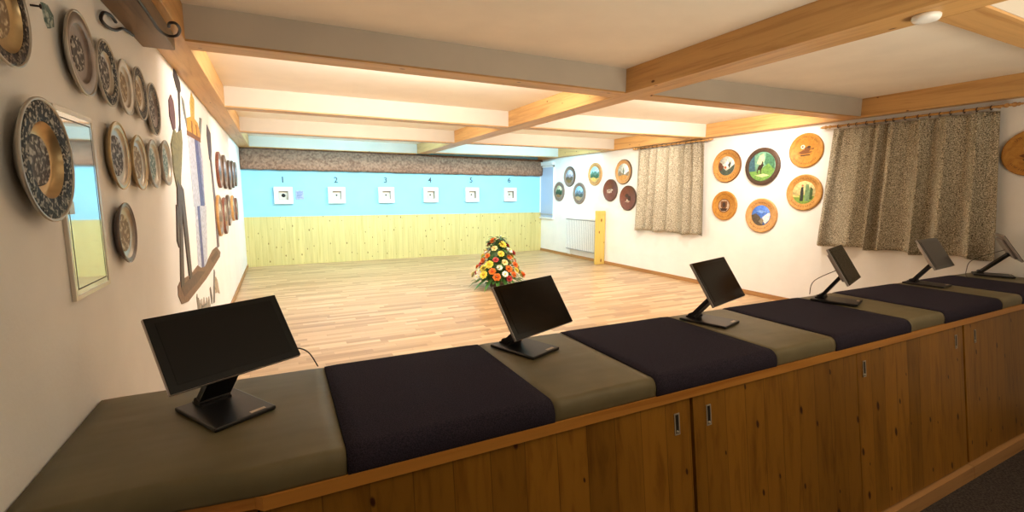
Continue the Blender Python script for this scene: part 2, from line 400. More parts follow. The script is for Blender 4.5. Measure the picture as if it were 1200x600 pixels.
for i, x in enumerate(TX):
    zc = 1.376 + .006*i; W = .165
    t = thing('target_box', ('square white target box with a large bullseye below the number %s' if i == 0 else 'square white target box below the number %s on the blue wall') % NUM[i], 'target', group='target boxes on the back wall', mat=wallm('B', x, zc))
    b = MB(); I = .088
    b.box(-W, -I, -W, W, 0, .085).box(I, W, -W, W, 0, .085).box(-I, I, I, W, 0, .085).box(-I, I, -W, -I, 0, .085)
    b.done('white_surround', M['targetframe'], t)
    MB().box(-I, I, -I, I, .002, .012).done('paper_target', M['paper'], t)
    MB().box(-I, -I+.006, -I, I, .012, .086).box(I-.006, I, -I, I, .012, .086).box(-I+.006, I-.006, I-.006, I, .012, .086).box(-I+.006, I-.006, -I, -I+.006, .012, .086).done('recess_shade', paint(150, 140, 126), t)  # grey strips added to paint shade on the inner sides of the opening
    r = .036 if i == 0 else .017
    MB().lathe([(r, .012), (r, .0145), (0, .0145)], 20).done('bullseye', paint(16, 16, 20), t)
    cu = bpy.data.curves.new('digit', 'FONT'); cu.body = NUM[i]; cu.size = .165; cu.extrude = .002; cu.align_x = 'CENTER'; cu.align_y = 'CENTER'; cu.offset = .002
    tmp = bpy.data.objects.new('digit', cu); COL.objects.link(tmp)
    dg = bpy.context.evaluated_depsgraph_get(); me = bpy.data.meshes.new_from_object(tmp.evaluated_get(dg)); bpy.data.objects.remove(tmp)
    me.materials.clear(); me.materials.append(M['ink'])
    o = bpy.data.objects.new('target_number', me); COL.objects.link(o); o.matrix_world = wallm('B', x, NZ[i]-.015, .003)
    tag(o, 'dark number %s on the blue wall above the %s target from the left' % (NUM[i], ORD[i]), 'number', 'numbers over the targets')
t = thing('wall_notice', 'small lilac grey notice beside the first target on the blue wall', 'notice', mat=wallm('B', .39, 1.385))
MB().box(-.075, .075, -.09, .09, 0, .012, bev=.003).done('card', M['poster'], t)
b = MB()
for k in range(5): b.box(-.05, .05-.02*(k % 2), .05-.025*k, .06-.025*k, .012, .0135)
b.done('printed_lines', paint(96, 104, 140), t)

# ------------------------------------------------------------------ discs and plates
def clip(poly, R, n=40):
    for i in range(n):
        a = 2*PI*(i+.5)/n; nx, ny = math.cos(a), math.sin(a); d = R*math.cos(PI/n); out = []
        for k in range(len(poly)):
            p, q = poly[k], poly[(k+1) % len(poly)]; dp = p[0]*nx+p[1]*ny-d; dq = q[0]*nx+q[1]*ny-d
            if dp <= 0: out.append(p)
            if (dp < 0 < dq) or (dq < 0 < dp):
                s = dp/(dp-dq); out.append((p[0]+(q[0]-p[0])*s, p[1]+(q[1]-p[1])*s))
        poly = out
        if len(poly) < 3: return None
    return poly
def medallion(parent, R, z, bg, layers, name='painted_scene'):
    """a flat painting: background disc and layers of painted polygons (unit-disc coordinates)"""
    mats = [paint(*bg)]; b = MB(); b.lathe([(R, z-.003), (R, z), (0, z)], 40, 0)
    for i, (c, poly) in enumerate(layers):
        P = clip([(x*R, y*R) for x, y in poly], R*.995)
        if not P: continue
        mats.append(paint(*c)); f = b.bm.faces.new([b.bm.verts.new((x, y, z+.0006*(i+1))) for x, y in P]); f.material_index = len(mats)-1
    bm = b.bm; me = bpy.data.meshes.new(name); bm.to_mesh(me); bm.free()
    for m in mats: me.materials.append(m)
    o = bpy.data.objects.new(name, me); COL.objects.link(o); o.parent = parent
    return o
def lettering(parent, R, z, m, seed, arcs=((35, 145), (215, 325))):
    """burnt ornament strokes round the rim"""
    rnd = random.Random(seed); b = MB()
    for a0, a1 in arcs:
        a = a0
        while a < a1:
            ang = math.radians(a); h = R*.055*rnd.uniform(.7, 1.1); w = R*.014
            c, s = math.cos(ang), math.sin(ang)
            P = [(-h, -w), (h, -w), (h, w), (-h, w)]; sk = rnd.uniform(-.5, .5)
            pts = [((R+u)*c - (v+u*sk)*s, (R+u)*s + (v+u*sk)*c) for u, v in P]
            b.prism(pts, z-.001, z+.0012)
            a += rnd.choice((4, 5, 6, 6, 9))
    return b.done('rim_ornament', m, parent)
def ell(cx, cy, rx, ry, n=14): return [(cx+rx*math.cos(2*PI*i/n), cy+ry*math.sin(2*PI*i/n)) for i in range(n)]
def wood_disc(side, a, z, R, label, m, rim=None, th=.03, scene=None, sr=.6, letters=None, seed=0, group=None, rimr=None, name='wooden_disc'):
    t = thing(name, label, 'wall plaque', group=group, mat=wallm(side, a, z))
    r = R
    if rim is not None:
        MB().lathe([(0, .002), (r*.97, .002), (r, .008), (r, th-.006), (r*.97, th), (r*(rimr or .93), th)], 44, 0).done('rim', rim, t)
        MB().lathe([(r*(rimr or .93), th), (r*(rimr or .93)-.004, th-.005), (r*sr+.006, th-.005), (r*sr, th-.009), (0, th-.009)], 44).done('board', m, t)
        zt = th-.005
    else:
        MB().lathe([(0, .002), (r*.96, .002), (r, .008), (r, th-.008), (r*.96, th), (r*.92, th), (r*.90, th-.003), (r*sr+.008, th-.003), (r*sr, th-.008), (0, th-.008)], 44).done('board', m, t)
        zt = th-.003
    if scene: medallion(t, r*sr*.99, (th-.0065), *scene)
    if letters: lettering(t, r*(sr+((rimr or .92)-sr)*.5), zt, letters, seed)
    return t
MOUNT = lambda sky, m1, m2, fg: (sky, [(m1, [(-1, -.1), (-.5, .45), (-.25, .2), (.15, .6), (.5, .15), (1, .3), (1, -1), (-1, -1)]), ((240, 244, 246), [(.15, .6), (-.02, .42), (.1, .36), (.2, .44), (.32, .38)]),
                                    (m2, [(-1, -.25), (-.4, .05), (.1, -.2), (.6, .0), (1, -.15), (1, -1), (-1, -1)]), (fg, [(-1, -.55), (-.2, -.4), (.4, -.6), (1, -.45), (1, -1), (-1, -1)])])
WD = 'painted and carved wooden discs on the right wall'
wood_disc('R', 9.33, 1.477, .225, 'wooden disc with dark green scene, nearest the far corner', M['w_grey'], scene=((206, 206, 170), MOUNT((0, 0, 0), (60, 90, 60), (40, 66, 44), (150, 110, 60))[1]), sr=.62, letters=M['carve_dk'], seed=1, group=WD)
wood_disc('R', 8.90, 1.81, .225, 'dark rimmed disc with a pale mountain, second from the far corner', M['w_grey'], M['w_dark'], scene=MOUNT((196, 206, 226), (150, 146, 160), (96, 84, 66), (128, 100, 52)), sr=.66, group=WD)
wood_disc('R', 8.51, 1.437, .235, 'wooden disc showing a snowy mountain under blue sky above the radiator', M['w_grey'], scene=MOUNT((150, 196, 236), (110, 130, 150), (70, 84, 80), (176, 150, 110)), sr=.66, letters=M['carve_dk'], seed=3, group=WD)
wood_disc('R', 7.96, 1.83, .235, 'pale wooden disc with a painted green landscape, high above the radiator', M['w_tan'], scene=MOUNT((170, 220, 240), (90, 130, 120), (60, 96, 70), (212, 176, 90)), sr=.66, letters=M['carve'], seed=4, group=WD)
def carved(side, a, z, R, label, m, rim, motif, group, th=.03):
    t = wood_disc(side, a, z, R, label, m, rim, th, None, .62, M['carve'] if rim is None else None, int(R*1000)+int(a*10), group)
    b = MB()
    for k, (c, P) in enumerate(motif): b.prism([(x*R*.6, y*R*.6) for x, y in P], th-.010, th-.0065+.0007*k, c)
    b.done('carved_motif', [M['carve'], M['carve_dk'], paint(226, 216, 196), paint(176, 150, 130)], t); return t
LET = [(2, [(-.7, .1), (-.55, .1), (-.5, -.4), (-.68, -.4)]), (2, [(-.35, .15), (-.1, .15), (-.1, -.05), (-.3, -.05)]), (2, [(-.3, -.15), (-.05, -.15), (-.05, -.4), (-.3, -.4)]), (2, [(.15, .2), (.3, .2), (.3, -.35), (.15, -.35)]), (2, [(.42, .15), (.65, .1), (.6, -.05), (.42, -.02)]), (0, ell(0, .55, .5, .22))]
carved('R', 7.44, 1.493, .22, 'red brown carved disc with pale relief marks, second from the small curtain', M['w_red'], M['w_dark'], LET, WD)
wood_disc('R', 7.06, 1.837, .235, 'brown rimmed disc with a pale misty scene, upper one beside the small curtain', M['w_tan'], M['w_dark'], scene=((214, 220, 214), [((140, 130, 110), [(-1, -.2), (-.6, .2), (-.3, -.1), (.3, -.3), (1, .1), (1, -1), (-1, -1)]), ((204, 150, 80), [(-1, -.5), (0, -.35), (1, -.5), (1, -1), (-1, -1)]), ((96, 110, 90), ell(.05, .1, .12, .4))]), sr=.68, rimr=.95, group=WD)
carved('R', 6.91, 1.345, .235, 'darkest red brown carved disc tucked behind the edge of the small curtain', M['w_red'], M['w_dark'], [(1, ell(-.2, .3, .35, .25)), (1, ell(.3, -.1, .3, .4)), (2, ell(-.1, -.35, .12, .16)), (3, [(-.6, -.5), (.2, -.6), (.5, -.4), (.1, -.3)])], WD)
wood_disc('R', 4.77, 1.827, .24, 'golden wooden disc with a painted white bird, beside the small curtain', M['w_gold'], M['carve'], rimr=.965, scene=((196, 196, 186), [((70, 82, 70), [(-1, -.4), (-.5, -.1), (0, -.5), (.5, -.2), (1, .2), (1, -1), (-1, -1)]), ((96, 60, 40), [(-1, .5), (-.6, .3), (-.3, -.1), (-.6, -.5), (-1, -.4)]), ((244, 240, 230), [(-.5, .1), (-.1, .3), (.1, .75), (.25, .3), (.7, .4), (.3, 0), (.5, -.3), (0, -.1)]), ((190, 96, 50), ell(-.1, -.15, .14, .14)), ((60, 66, 60), [(.2, .1), (.5, .5), (.55, .2), (.4, -.3)])]), sr=.58, letters=M['carve'], seed=8, group=WD)
wood_disc('R', 4.20, 1.79, .252, 'large dark brown rimmed disc with a green forest and a stag', M['w_dark'], M['w_dark'], rimr=.80, th=.04, scene=((120, 168, 140), [((60, 96, 110), [(-1, .7), (-.6, .8), (-.5, -.3), (-1, -.4)]), ((70, 120, 90), [(.3, .9), (.9, .6), (1, -.4), (.4, -.2), (.2, .3)]), ((190, 206, 160), [(-.4, .2), (-.2, .75), (.1, .9), (.2, .4), (0, .1)]), ((108, 150, 72), [(-1, -.35), (-.2, -.3), (.2, .0), (.5, .2), (1, -.3), (1, -1), (-1, -1)]), ((60, 44, 30), [(-.35, -.45), (-.3, -.1), (-.2, .1), (-.05, .12), (.02, .35), (.1, .34), (.1, .16), (.16, .1), (.08, -.05), (.0, -.2), (0, -.5), (-.06, -.5), (-.08, -.25), (-.24, -.24), (-.28, -.5)]), ((206, 214, 150), [(-.5, -.6), (.2, -.5), (.6, -.62), (.1, -.75)])]), sr=.78, group=WD)
FLW = [(0, ell(.15, .1, .3, .25)), (1, ell(.3, .3, .16, .12)), (2, ell(-.3, .35, .2, .2)), (0, ell(-.3, .35, .09, .09)), (0, [(-.7, -.2), (-.2, .05), (.1, -.1), (.7, -.15), (.3, -.3), (-.4, -.35)]), (1, [(-.5, -.45), (.4, -.4), (.5, -.5), (-.4, -.55)]), (0, [(.4, .1), (.8, .2), (.75, .05)])]
carved('R', 3.63, 1.958, .212, 'orange carved disc with a burnt flower spray, highest one by the large curtain', M['w_orange'], None, FLW, WD)
carved('R', 4.77, 1.248, .215, 'small orange carved disc with a crest, below the white bird disc', M['w_orange'], None, [(0, ell(0, .0, .8, .8, 24)), (3, ell(0, 0, .7, .7, 24)), (0, [(-.4, .5), (.4, .5), (.4, -.1), (0, -.6), (-.4, -.1)]), (1, ell(.0, .1, .22, .3)), (1, [(-.5, -.3), (.5, -.3), (.3, -.6), (-.3, -.6)])], WD)
wood_disc('R', 4.17, 1.127, .235, 'tan wooden disc with blue sky and snowy rock face, lowest on the right wall', M['w_tan'], scene=((72, 116, 200), [((120, 156, 220), [(-.6, .4), (0, .55), (.6, .35), (.1, .25)]), ((86, 74, 60), [(-1, .0), (-.5, .2), (-.1, -.1), (.2, -.5), (.3, -1), (-1, -1)]), ((238, 236, 226), [(.2, -.15), (.75, .25), (1, .3), (.9, -.4), (.5, -.8), (.25, -.5)]), ((130, 120, 100), [(.1, -.2), (.35, -.45), (.2, -.85), (-.2, -.6)])]), sr=.6, letters=M['carve'], seed=12, group=WD)
wood_disc('R', 3.61, 1.438, .225, 'golden wooden disc with two figures on a green field beside the large curtain', M['w_gold'], scene=((206, 190, 130), [((120, 150, 60), [(-1, -.35), (0, -.2), (1, -.35), (1, -1), (-1, -1)]), ((40, 46, 40), [(-.25, .45), (-.05, .5), (0, -.1), (-.02, -.75), (-.3, -.75), (-.3, 0)]), ((176, 110, 80), ell(-.14, .6, .09, .1)), ((110, 140, 96), [(.15, .75), (.4, .7), (.55, .1), (.5, -.75), (.12, -.75), (.1, .1)]), ((226, 206, 120), [(-.95, -.25), (-.4, -.3), (-.35, -.42), (-.95, -.4)]), ((60, 84, 40), [(.55, .5), (.8, .3), (.75, -.6), (.52, -.6)])]), sr=.64, letters=M['carve'], seed=13, group=WD)
carved('R', 1.65, 1.778, .205, 'orange wooden disc right of the large curtain at the photo edge', M['w_orange'], None, FLW, WD)

def plate(a, z, R, label, rimm, wellm, cm, depth=.016, seed=0, wide=.66, lip=M['pewter'], center_r=.5, name='pewter_plate', sc=None):
    t = thing(name, label, 'plate', group='metal plates on the left wall', mat=wallm('L', a, z))
    D = .012+depth
    MB().lathe([(0, .004), (R*wide*.9, .004), (R*.97, D-.006), (R, D-.002), (R*1.0, D+.003), (R*.965, D+.004), (R*.95, D)], 48).done('lip', lip, t)
    MB().lathe([(R*.95, D), (R*.9, D+.002), (R*(wide+.04), D), (R*wide, D-.002)], 48).done('rim', rimm, t)
    MB().lathe([(R*wide, D-.002), (R*wide*.95, D-.010), (R*wide*.86, D-depth*.75), (R*center_r, D-depth*.85)], 48).done('well', wellm, t)
    if sc: medallion(t, R*center_r, D-depth*.7, *sc)
    else: MB().lathe([(R*center_r, D-depth*.85), (R*center_r*.96, D-depth*.65), (R*center_r*.9, D-depth*.72), (R*center_r*.3, D-depth*.60), (0, D-depth*.58)], 40).done('center_relief', cm, t)
    return t
plate(1.612, 1.838, .130, 'pewter dish with a deep bowl, cut off at the top left corner', M['pewter_eng_dk'], M['gold'], M['relief_warm'], depth=.022, wide=.74, center_r=.5)
plate(2.15, 1.875, .138, 'dark pewter plate with plain rings, first of the upper row', M['pewter_dark'], M['pewter_dark'], M['relief'], wide=.7, center_r=.42)
plate(2.42, 1.87, .126, 'light engraved pewter plate with a beaded rim, second of the upper row', M['pewter_eng'], M['pewter'], M['relief'], wide=.64)
plate(2.665, 1.866, .118, 'smooth pewter plate with pale scene, third of the upper row', M['pewter'], M['pewter'], M['relief_warm'], wide=.74, center_r=.55)
plate(2.915, 1.885, .126, 'ornate pewter plate with scalloped rim, fourth of the upper row', M['pewter_eng_dk'], M['pewter'], M['relief_warm'], wide=.66)
plate(3.185, 1.853, .138, 'dark bluish pewter plate, fifth and last of the upper row', M['pewter_eng_dk'], M['pewter_dark'], M['relief'], wide=.68)
plate(1.732, 1.49, .168, 'largest pewter plate with deeply engraved dark rim, left of the glazed frame', M['pewter_eng'], M['gold'], M['relief'], wide=.62, center_r=.42, depth=.03)
plate(2.47, 1.555, .138, 'gilt rimmed plate just right of the glazed frame', M['gold'], M['pewter'], M['relief'], wide=.82, center_r=.6, lip=M['gold'])
plate(2.78, 1.546, .128, 'gilt rimmed plate with pale scene, second of the lower row', M['gold'], M['pewter'], M['relief_warm'], wide=.82, center_r=.6, lip=M['gold'])
plate(3.07, 1.556, .126, 'plate with a bluish pale scene, third of the lower row', M['pewter'], M['pewter'], M['relief_blue'], wide=.84, center_r=.66)
plate(3.39, 1.58, .132, 'plate with a greenish pale scene next to the mural', M['pewter'], M['pewter'], M['relief_blue'], wide=.84, center_r=.66)
plate(2.46, 1.238, .126, 'lone dark rimmed plate hanging below the lower row', M['pewter_dark'], M['pewter'], M['relief_warm'], wide=.84, center_r=.62, lip=M['pewter_dark'])
FD = 'wooden discs far down the left wall'
pos = ['first', 'second', 'third', 'fourth', 'fifth']
for i, (a, z, R, m) in enumerate([(6.32, 1.674, .205, 'w_red'), (6.91, 1.675, .21, 'w_dark'), (7.54, 1.66, .2, 'w_dark'), (8.10, 1.69, .2, 'w_dark'), (8.62, 1.71, .19, 'w_dark')]):
    wood_disc('L', a, z, R, 'dark wooden disc in the upper row past the mural, %s from the camera' % pos[i], M['w_grey'], M[m], th=.032, scene=MOUNT((180, 190, 210), (120, 130, 150), (80, 80, 84), (110, 90, 70)), sr=.6, group=FD)
for i, (a, z, R, m) in enumerate([(5.99, 1.165, .225, 'w_tan'), (6.57, 1.14, .22, 'w_red'), (7.05, 1.19, .2, 'w_dark'), (7.75, 1.20, .18, 'w_tan'), (8.30, 1.172, .17, 'w_red')]):
    wood_disc('L', a, z, R, 'brown wooden disc in the lower row past the mural, %s from the camera' % pos[i], M['w_grey'], M[m], th=.032, scene=MOUNT((190, 180, 150), (140, 110, 80), (100, 80, 50), (160, 110, 60)), sr=.6, group=FD)

# glazed frame, tag and nail on the left wall
t = thing('glazed_frame', 'tall pale metal framed glass panel reflecting the range, among the plates', 'frame', mat=wallm('L', 2.072, 1.365))
w2, h2 = .169, .305
MB().box(-w2, -w2+.016, -h2, h2, 0, .012, bev=.002).box(w2-.016, w2, -h2, h2, 0, .012, bev=.002).box(-w2+.016, w2-.016, h2-.016, h2, 0, .012, bev=.002).box(-w2+.016, w2-.016, -h2, -h2+.016, 0, .012, bev=.002).done('frame', plain('pale_metal', S(220, 210, 196), .35, .3), t)
gm = NT('frame_glass'); gm.base(S(206, 208, 210)); gm.b.inputs['Coat Weight'].default_value = 1; gm.set(.06, .55, .8)
MB().box(-w2+.016, w2-.016, -h2+.016, h2-.016, .001, .0095).done('glass_panel', gm.m, t)
b = MB(); q = .032
for x0, x1, y0, y1 in [(-w2+q, w2-q, h2-q-.004, h2-q), (-w2+q, w2-q, -h2+q, -h2+q+.004), (-w2+q, -w2+q+.004, -h2+q, h2-q), (w2-q-.004, w2-q, -h2+q, h2-q)]: b.box(x0, x1, y0, y1, .009, .0102)
b.done('border_line', paint(90, 78, 66), t)
MB().box(-.150, -.110, -.03, .01, .009, .016, bev=.002).done('latch', M['handle'], t)
tag(MB().prism([(-.035, .03), (.0, .035), (.035, .015), (.03, -.02), (-.005, -.035), (-.02, -.02)], 0, .006).prism([(-.02, .01), (.02, .005), (.015, -.015), (-.01, -.012)], .006, .008).done('wall_tag', M['relief_blue'], mat=wallm('L', 1.975, 1.935)), 'small grey green tag stuck on the left wall above the frame', 'tag')
tag(MB().lathe([(0, 0), (.003, 0), (.003, .02), (.007, .021), (.007, .024), (0, .025)], 12).done('wall_nail', M['iron'], mat=wallm('L', 1.868, 1.932)), 'dark nail in the left wall beside the corner dish', 'nail')

# mural
MU = {
'tree': [((52, 46, 50), [[(4.06, 2.27), (4.13, 2.26), (4.26, 2.21), (4.26, 2.15), (4.17, 2.11), (4.09, 2.15), (4.02, 2.21)], [(4.15, 2.12), (4.21, 2.13), (4.13, 1.89), (4.12, 1.84), (4.02, 1.82), (4.09, 1.89)]]),
         ((96, 62, 68), [[(3.85, 2.05), (3.92, 2.02), (3.94, 1.94), (3.91, 1.84), (3.83, 1.82), (3.75, 1.9), (3.77, 2.0)]]),
         ((120, 112, 76), [[(3.86, 1.83), (3.94, 1.81), (4.13, 1.86), (4.13, 1.77), (4.03, 1.62), (3.95, 1.52), (3.90, 1.42), (3.79, 1.42), (3.72, 1.54), (3.72, 1.65), (3.71, 1.72)]]),
         ((78, 64, 58), [[(3.8, 1.5), (3.9, 1.43), (3.83, 1.15), (3.72, 0.80), (3.60, 0.80), (3.74, 1.16), (3.74, 1.33)], [(3.9, 1.47), (4.0, 1.43), (4.03, 1.1), (4.04, 0.80), (3.93, 0.80), (3.9, 1.09), (3.88, 1.33)], [(3.70, 1.33), (3.77, 1.29), (3.67, 1.05), (3.62, 1.1)]])],
'far_tree': [((78, 66, 78), [[(5.65, 2.09), (5.88, 2.03), (5.85, 1.84), (5.74, 1.72), (5.63, 1.75), (5.58, 1.98)]]), ((104, 90, 94), [[(5.68, 1.76), (5.78, 1.76), (5.88, 1.3), (5.86, .84), (5.70, .84), (5.74, 1.3)]])],
'sprig': [((120, 122, 118), [[(4.28, 2.12), (4.37, 2.1), (4.42, 1.98), (4.41, 1.90), (4.3, 2.03)]])],
'thin_leaf': [((120, 122, 118), [[(5.16, 2.09), (5.30, 2.10), (5.20, 1.98), (5.10, 1.88), (5.05, 1.95)]])],
'spire': [((190, 158, 76), [[(4.78, 2.24), (4.91, 2.2), (4.82, 2.0), (4.66, 2.0), (4.67, 2.14)]])],
'tower': [((186, 188, 204), [[(4.42, 1.87), (5.06, 1.88), (5.16, 1.7), (5.05, 1.29), (4.42, 1.3)], [(4.47, 1.3), (5.13, 1.29), (4.89, 0.78), (4.65, 0.76), (4.38, 0.82)]]), ((84, 88, 136), [[(4.74, 1.86), (4.92, 1.86), (5.0, 1.29), (4.77, 1.3)], [(4.58, 1.3), (4.71, 1.3), (4.69, 0.78), (4.55, 0.79)]]), ((130, 132, 168), [[(4.95, 1.86), (5.02, 1.86), (5.05, 1.3), (5.01, 1.3)]])],
'tower_roof': [((206, 150, 60), [[(4.42, 1.98), (4.73, 2.04), (5.0, 2.02), (5.1, 1.93), (5.08, 1.87), (4.41, 1.86)]]), ((128, 76, 40), [[(4.40, 1.885), (5.09, 1.90), (5.09, 1.86), (4.40, 1.85)]]), ((150, 96, 40), [[(4.62, 1.99), (4.68, 1.99), (4.68, 1.89), (4.62, 1.89)], [(4.86, 1.99), (4.91, 1.99), (4.92, 1.9), (4.87, 1.9)]])],
'hill': [((118, 86, 66), [[(3.52, 0.82), (3.62, 0.84), (4.04, 0.82), (4.35, 0.84), (4.50, 0.80), (4.71, 0.78), (4.86, 0.80), (5.08, 0.83), (5.3, .86), (5.62, 0.86), (5.93, 0.77), (5.85, 0.73), (4.74, 0.67), (3.82, 0.66), (3.59, 0.69), (3.51, 0.76)]]), ((92, 64, 48), [[(3.6, .80), (4.3, .80), (4.7, .74), (4.2, .72), (3.7, .72)], [(5.1, .80), (5.6, .82), (5.7, .78), (5.2, .75)]])],
'sketch': [((150, 140, 126), [[(4.17, .62), (4.20, .64), (4.22, .52), (4.25, .60), (4.27, .50), (4.32, .57), (4.34, .47), (4.40, .56), (4.43, .46), (4.52, .55), (4.56, .46), (4.66, .52), (4.72, .44), (4.80, .50), (4.84, .42), (4.84, .38), (4.50, .40), (4.20, .42)]]), ((112, 106, 98), [[(4.20, .58), (4.22, .58), (4.24, .43), (4.22, .43)], [(4.30, .52), (4.60, .48), (4.60, .47), (4.30, .50)], [(4.36, .46), (4.70, .43), (4.70, .42), (4.36, .45)], [(4.9, .55), (4.94, .56), (5.0, .44), (4.94, .40)], [(5.29, 0.67), (5.32, 0.64), (5.14, 0.38), (5.07, 0.38), (5.15, 0.52)]]), ((170, 150, 128), [[(5.34, 0.59), (5.45, 0.54), (5.50, 0.45), (5.56, 0.38), (5.38, 0.43), (5.27, 0.44), (5.28, 0.52)]])],
}
t = thing('wall_mural', 'tall mural of trees and a gold roofed tower on a brown hill, left wall', 'mural', mat=wallm('L', 4.7, 1.4))
for i, (nm, L) in enumerate([(k, MU[k]) for k in ('tower', 'sprig', 'thin_leaf', 'spire', 'tower_roof', 'hill', 'tree', 'far_tree', 'sketch')]):
    b = MB(); mats = []
    for j, (c, polys) in enumerate(L):
        mats.append(paint(*c))
        for P in polys: b.prism([(y-4.7, z-1.4) for y, z in P], .0005, .002+.0009*(j+1)+.0004*i, j)
    b.done('painted_'+nm, mats, t)

# ------------------------------------------------------------------ right wall: radiator, board, curtains
t = thing('radiator', 'white ribbed panel radiator low on the right wall behind the pine board', 'radiator', mat=wallm('R', 8.33, 0, .02))
b = MB(); n = 22; Wd = .56
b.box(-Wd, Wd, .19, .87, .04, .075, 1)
for i in range(n):
    x = -Wd + (i+.5)*2*Wd/n; b.box(x-.015, x+.015, .21, .85, .074, .081, bev=.002)
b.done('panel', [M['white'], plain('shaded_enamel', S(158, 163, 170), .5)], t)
b = MB().box(-Wd, Wd, .87, .90, .02, .095, bev=.004)
b.done('top_grille', M['white'], t)
MB().tube([(-Wd+.05, .19, .06), (-Wd+.05, .10, .06), (-Wd+.05, .065, .03)], .011).tube([(-Wd+.12, .19, .06), (-Wd+.12, .10, .06), (-Wd+.12, .065, .03)], .011).done('pipes', M['white'], t)
MB().box(-.4, -.34, .3, .8, 0, .045).box(.34, .4, .3, .8, 0, .045).done('wall_brackets', M['white'], t)
tag(MB().box(XR-.262, XR-.02, 7.56, 7.585, 0, 1.085, bev=.003).done('pine_board', M['board']), 'upright yellow pine board standing against the right wall in front of radiator', 'board')
def curtain(yc, w_top, w_bot, z_top, z_bot, nf, label, seed, nr):
    t = thing('curtain', label, 'curtain', group='short speckled curtains on the right wall', mat=wallm('R', yc, 0))
    rnd = random.Random(seed); b = MB(); NX, NZ_ = 220, 26; ph = [rnd.uniform(-.8, .8) for _ in range(nf+2)]; am = [rnd.uniform(.55, 1.2) for _ in range(nf+2)]
    grid = []
    for j in range(NZ_+1):
        v = j/NZ_; row = []
        for i in range(NX+1):
            u = i/NX; uw = min(1, max(0, u + .035*math.sin(2*PI*u*1.5+seed)*math.sin(PI*u) + .018*math.sin(2*PI*u*3.3+seed*2)*math.sin(PI*u))); k = uw*nf; i0 = int(k); f = k-i0; ss = f*f*(3-2*f)
            a = am[i0]*(1-ss)+am[i0+1]*ss; p = ph[i0]*(1-ss)+ph[i0+1]*ss
            amp = (.034 + .036*v)*a; w = w_top + (w_bot-w_top)*v
            d = amp*math.sin(2*PI*k + p + .5*v*math.sin(5*u+seed)) + .010*(1-v)**2*math.sin(2*PI*k*3.1)
            x = (u-.5)*w + .018*v*math.sin(2*PI*k+p+1.3)
            z = z_top + (z_bot-z_top)*v + (.012*math.sin(2*PI*k*.5+seed) - .01*a)*v*(v > .8)
            row.append(b.bm.verts.new((x, z, .085 + d)))
        grid.append(row)
    for j in range(NZ_):
        for i in range(NX):
            f = b.bm.faces.new((grid[j][i], grid[j+1][i], grid[j+1][i+1], grid[j][i+1])); f.smooth = True
    o = b.done('fabric', M['curtain'], t)
    sm = o.modifiers.new('thick', 'SOLIDIFY'); sm.thickness = .002
    r = thing('curtain_rod', label.replace('curtain', 'curtain rod').replace('speckled', 'turned wooden', 1), 'curtain rod', group='wooden curtain rods on the right wall', mat=wallm('R', yc, z_top+.035))
    L = w_top/2+.075
    MB().tube([(-L, 0, .085), (L, 0, .085)], .0115, 10).done('pole', M['w_gold'], r)
    for s in (-1, 1):
        b = MB()
        for q, rr in ((.0, .02), (.028, .014), (.05, .021), (.078, .016), (.098, .010)): b.ball((s*(L-.03+q), 0, .085), rr, u=12, v=8)
        b.done('finial', M['w_tan'], r)
        MB().box(s*(L-.10)-.008, s*(L-.10)+.008, -.01, .01, 0, .085).done('bracket', M['w_tan'], r)
    for i in range(nr):
        x = (-.5 + (i+.5)/nr)*w_top + rnd.uniform(-.02, .02)
        pts = [(x, .018*math.sin(2*PI*k/14) - .005, .085 + .018*math.cos(2*PI*k/14)) for k in range(15)]
        MB().tube(pts, .0042, 6, cap=False).done('ring', M['carve_dk'], r)
    return t
curtain(5.86, 1.46, 1.58, 2.195, .785, 6, 'short speckled curtain over the far window on the right wall', 4, 14)
curtain(2.585, 1.40, 1.58, 2.165, .815, 7, 'wide speckled curtain over the near window on the right wall', 9, 15)

# ------------------------------------------------------------------ flower arrangement
random.seed(11)
t = thing('flower_arrangement', 'cone shaped bouquet of orange, red, yellow and white flowers on the range floor', 'flowers', (2.93, 6.32, 0))
MB().lathe([(0, 0), (.10, 0), (.12, .01), (.15, .10), (.16, .13), (.15, .135), (0, .13)], 28).done('bowl', M['pewter_dark'], t)
def leaf_into(b, base, d, L, W, droop=.2, m=0):
    d = Vector(d).normalized(); side = d.cross(Vector((0, 0, 1)))
    if side.length < .1: side = Vector((1, 0, 0))
    side.normalize(); up = side.cross(d); N = 5; L_ = []; R_2 = []
    for i in range(N+1):
        f = i/N; c = Vector(base) + d*L*f - Vector((0, 0, 1))*droop*L*f*f; wv = W*math.sin(PI*min(.98, f*.9+.08))
        L_.append(b.bm.verts.new(c + side*wv + up*wv*.25)); R_2.append(b.bm.verts.new(c - side*wv + up*wv*.25))
        if i == 0: mid = []
        mid.append(b.bm.verts.new(c))
    for i in range(N):
        for A, B in ((L_, mid), (mid, R_2)):
            f = b.bm.faces.new((A[i], B[i], B[i+1], A[i+1])); f.material_index = m; f.smooth = True
H_, RB = .80, .36
def cone_r(z): return RB*max(.10, 1 - (z-.12)/(H_-.10))**.72
b = MB()
for i in range(420):
    z = .1 + (H_-.14)*random.random()**1.25; a = random.uniform(0, 2*PI); r = cone_r(z)*random.uniform(.35, .95)
    leaf_into(b, (r*math.cos(a), r*math.sin(a), z), (math.cos(a), math.sin(a), random.uniform(-.2, .7)), random.uniform(.06, .13), random.uniform(.016, .026), .3, random.choice((0, 0, 1)))
b.lathe([(0, .1), (.2, .12), (.18, .35), (.1, .6), (0, .74)], 20, 0)
tag(b.done('foliage', [M['leaf'], M['leaf2']], t), None, None, kind='stuff')
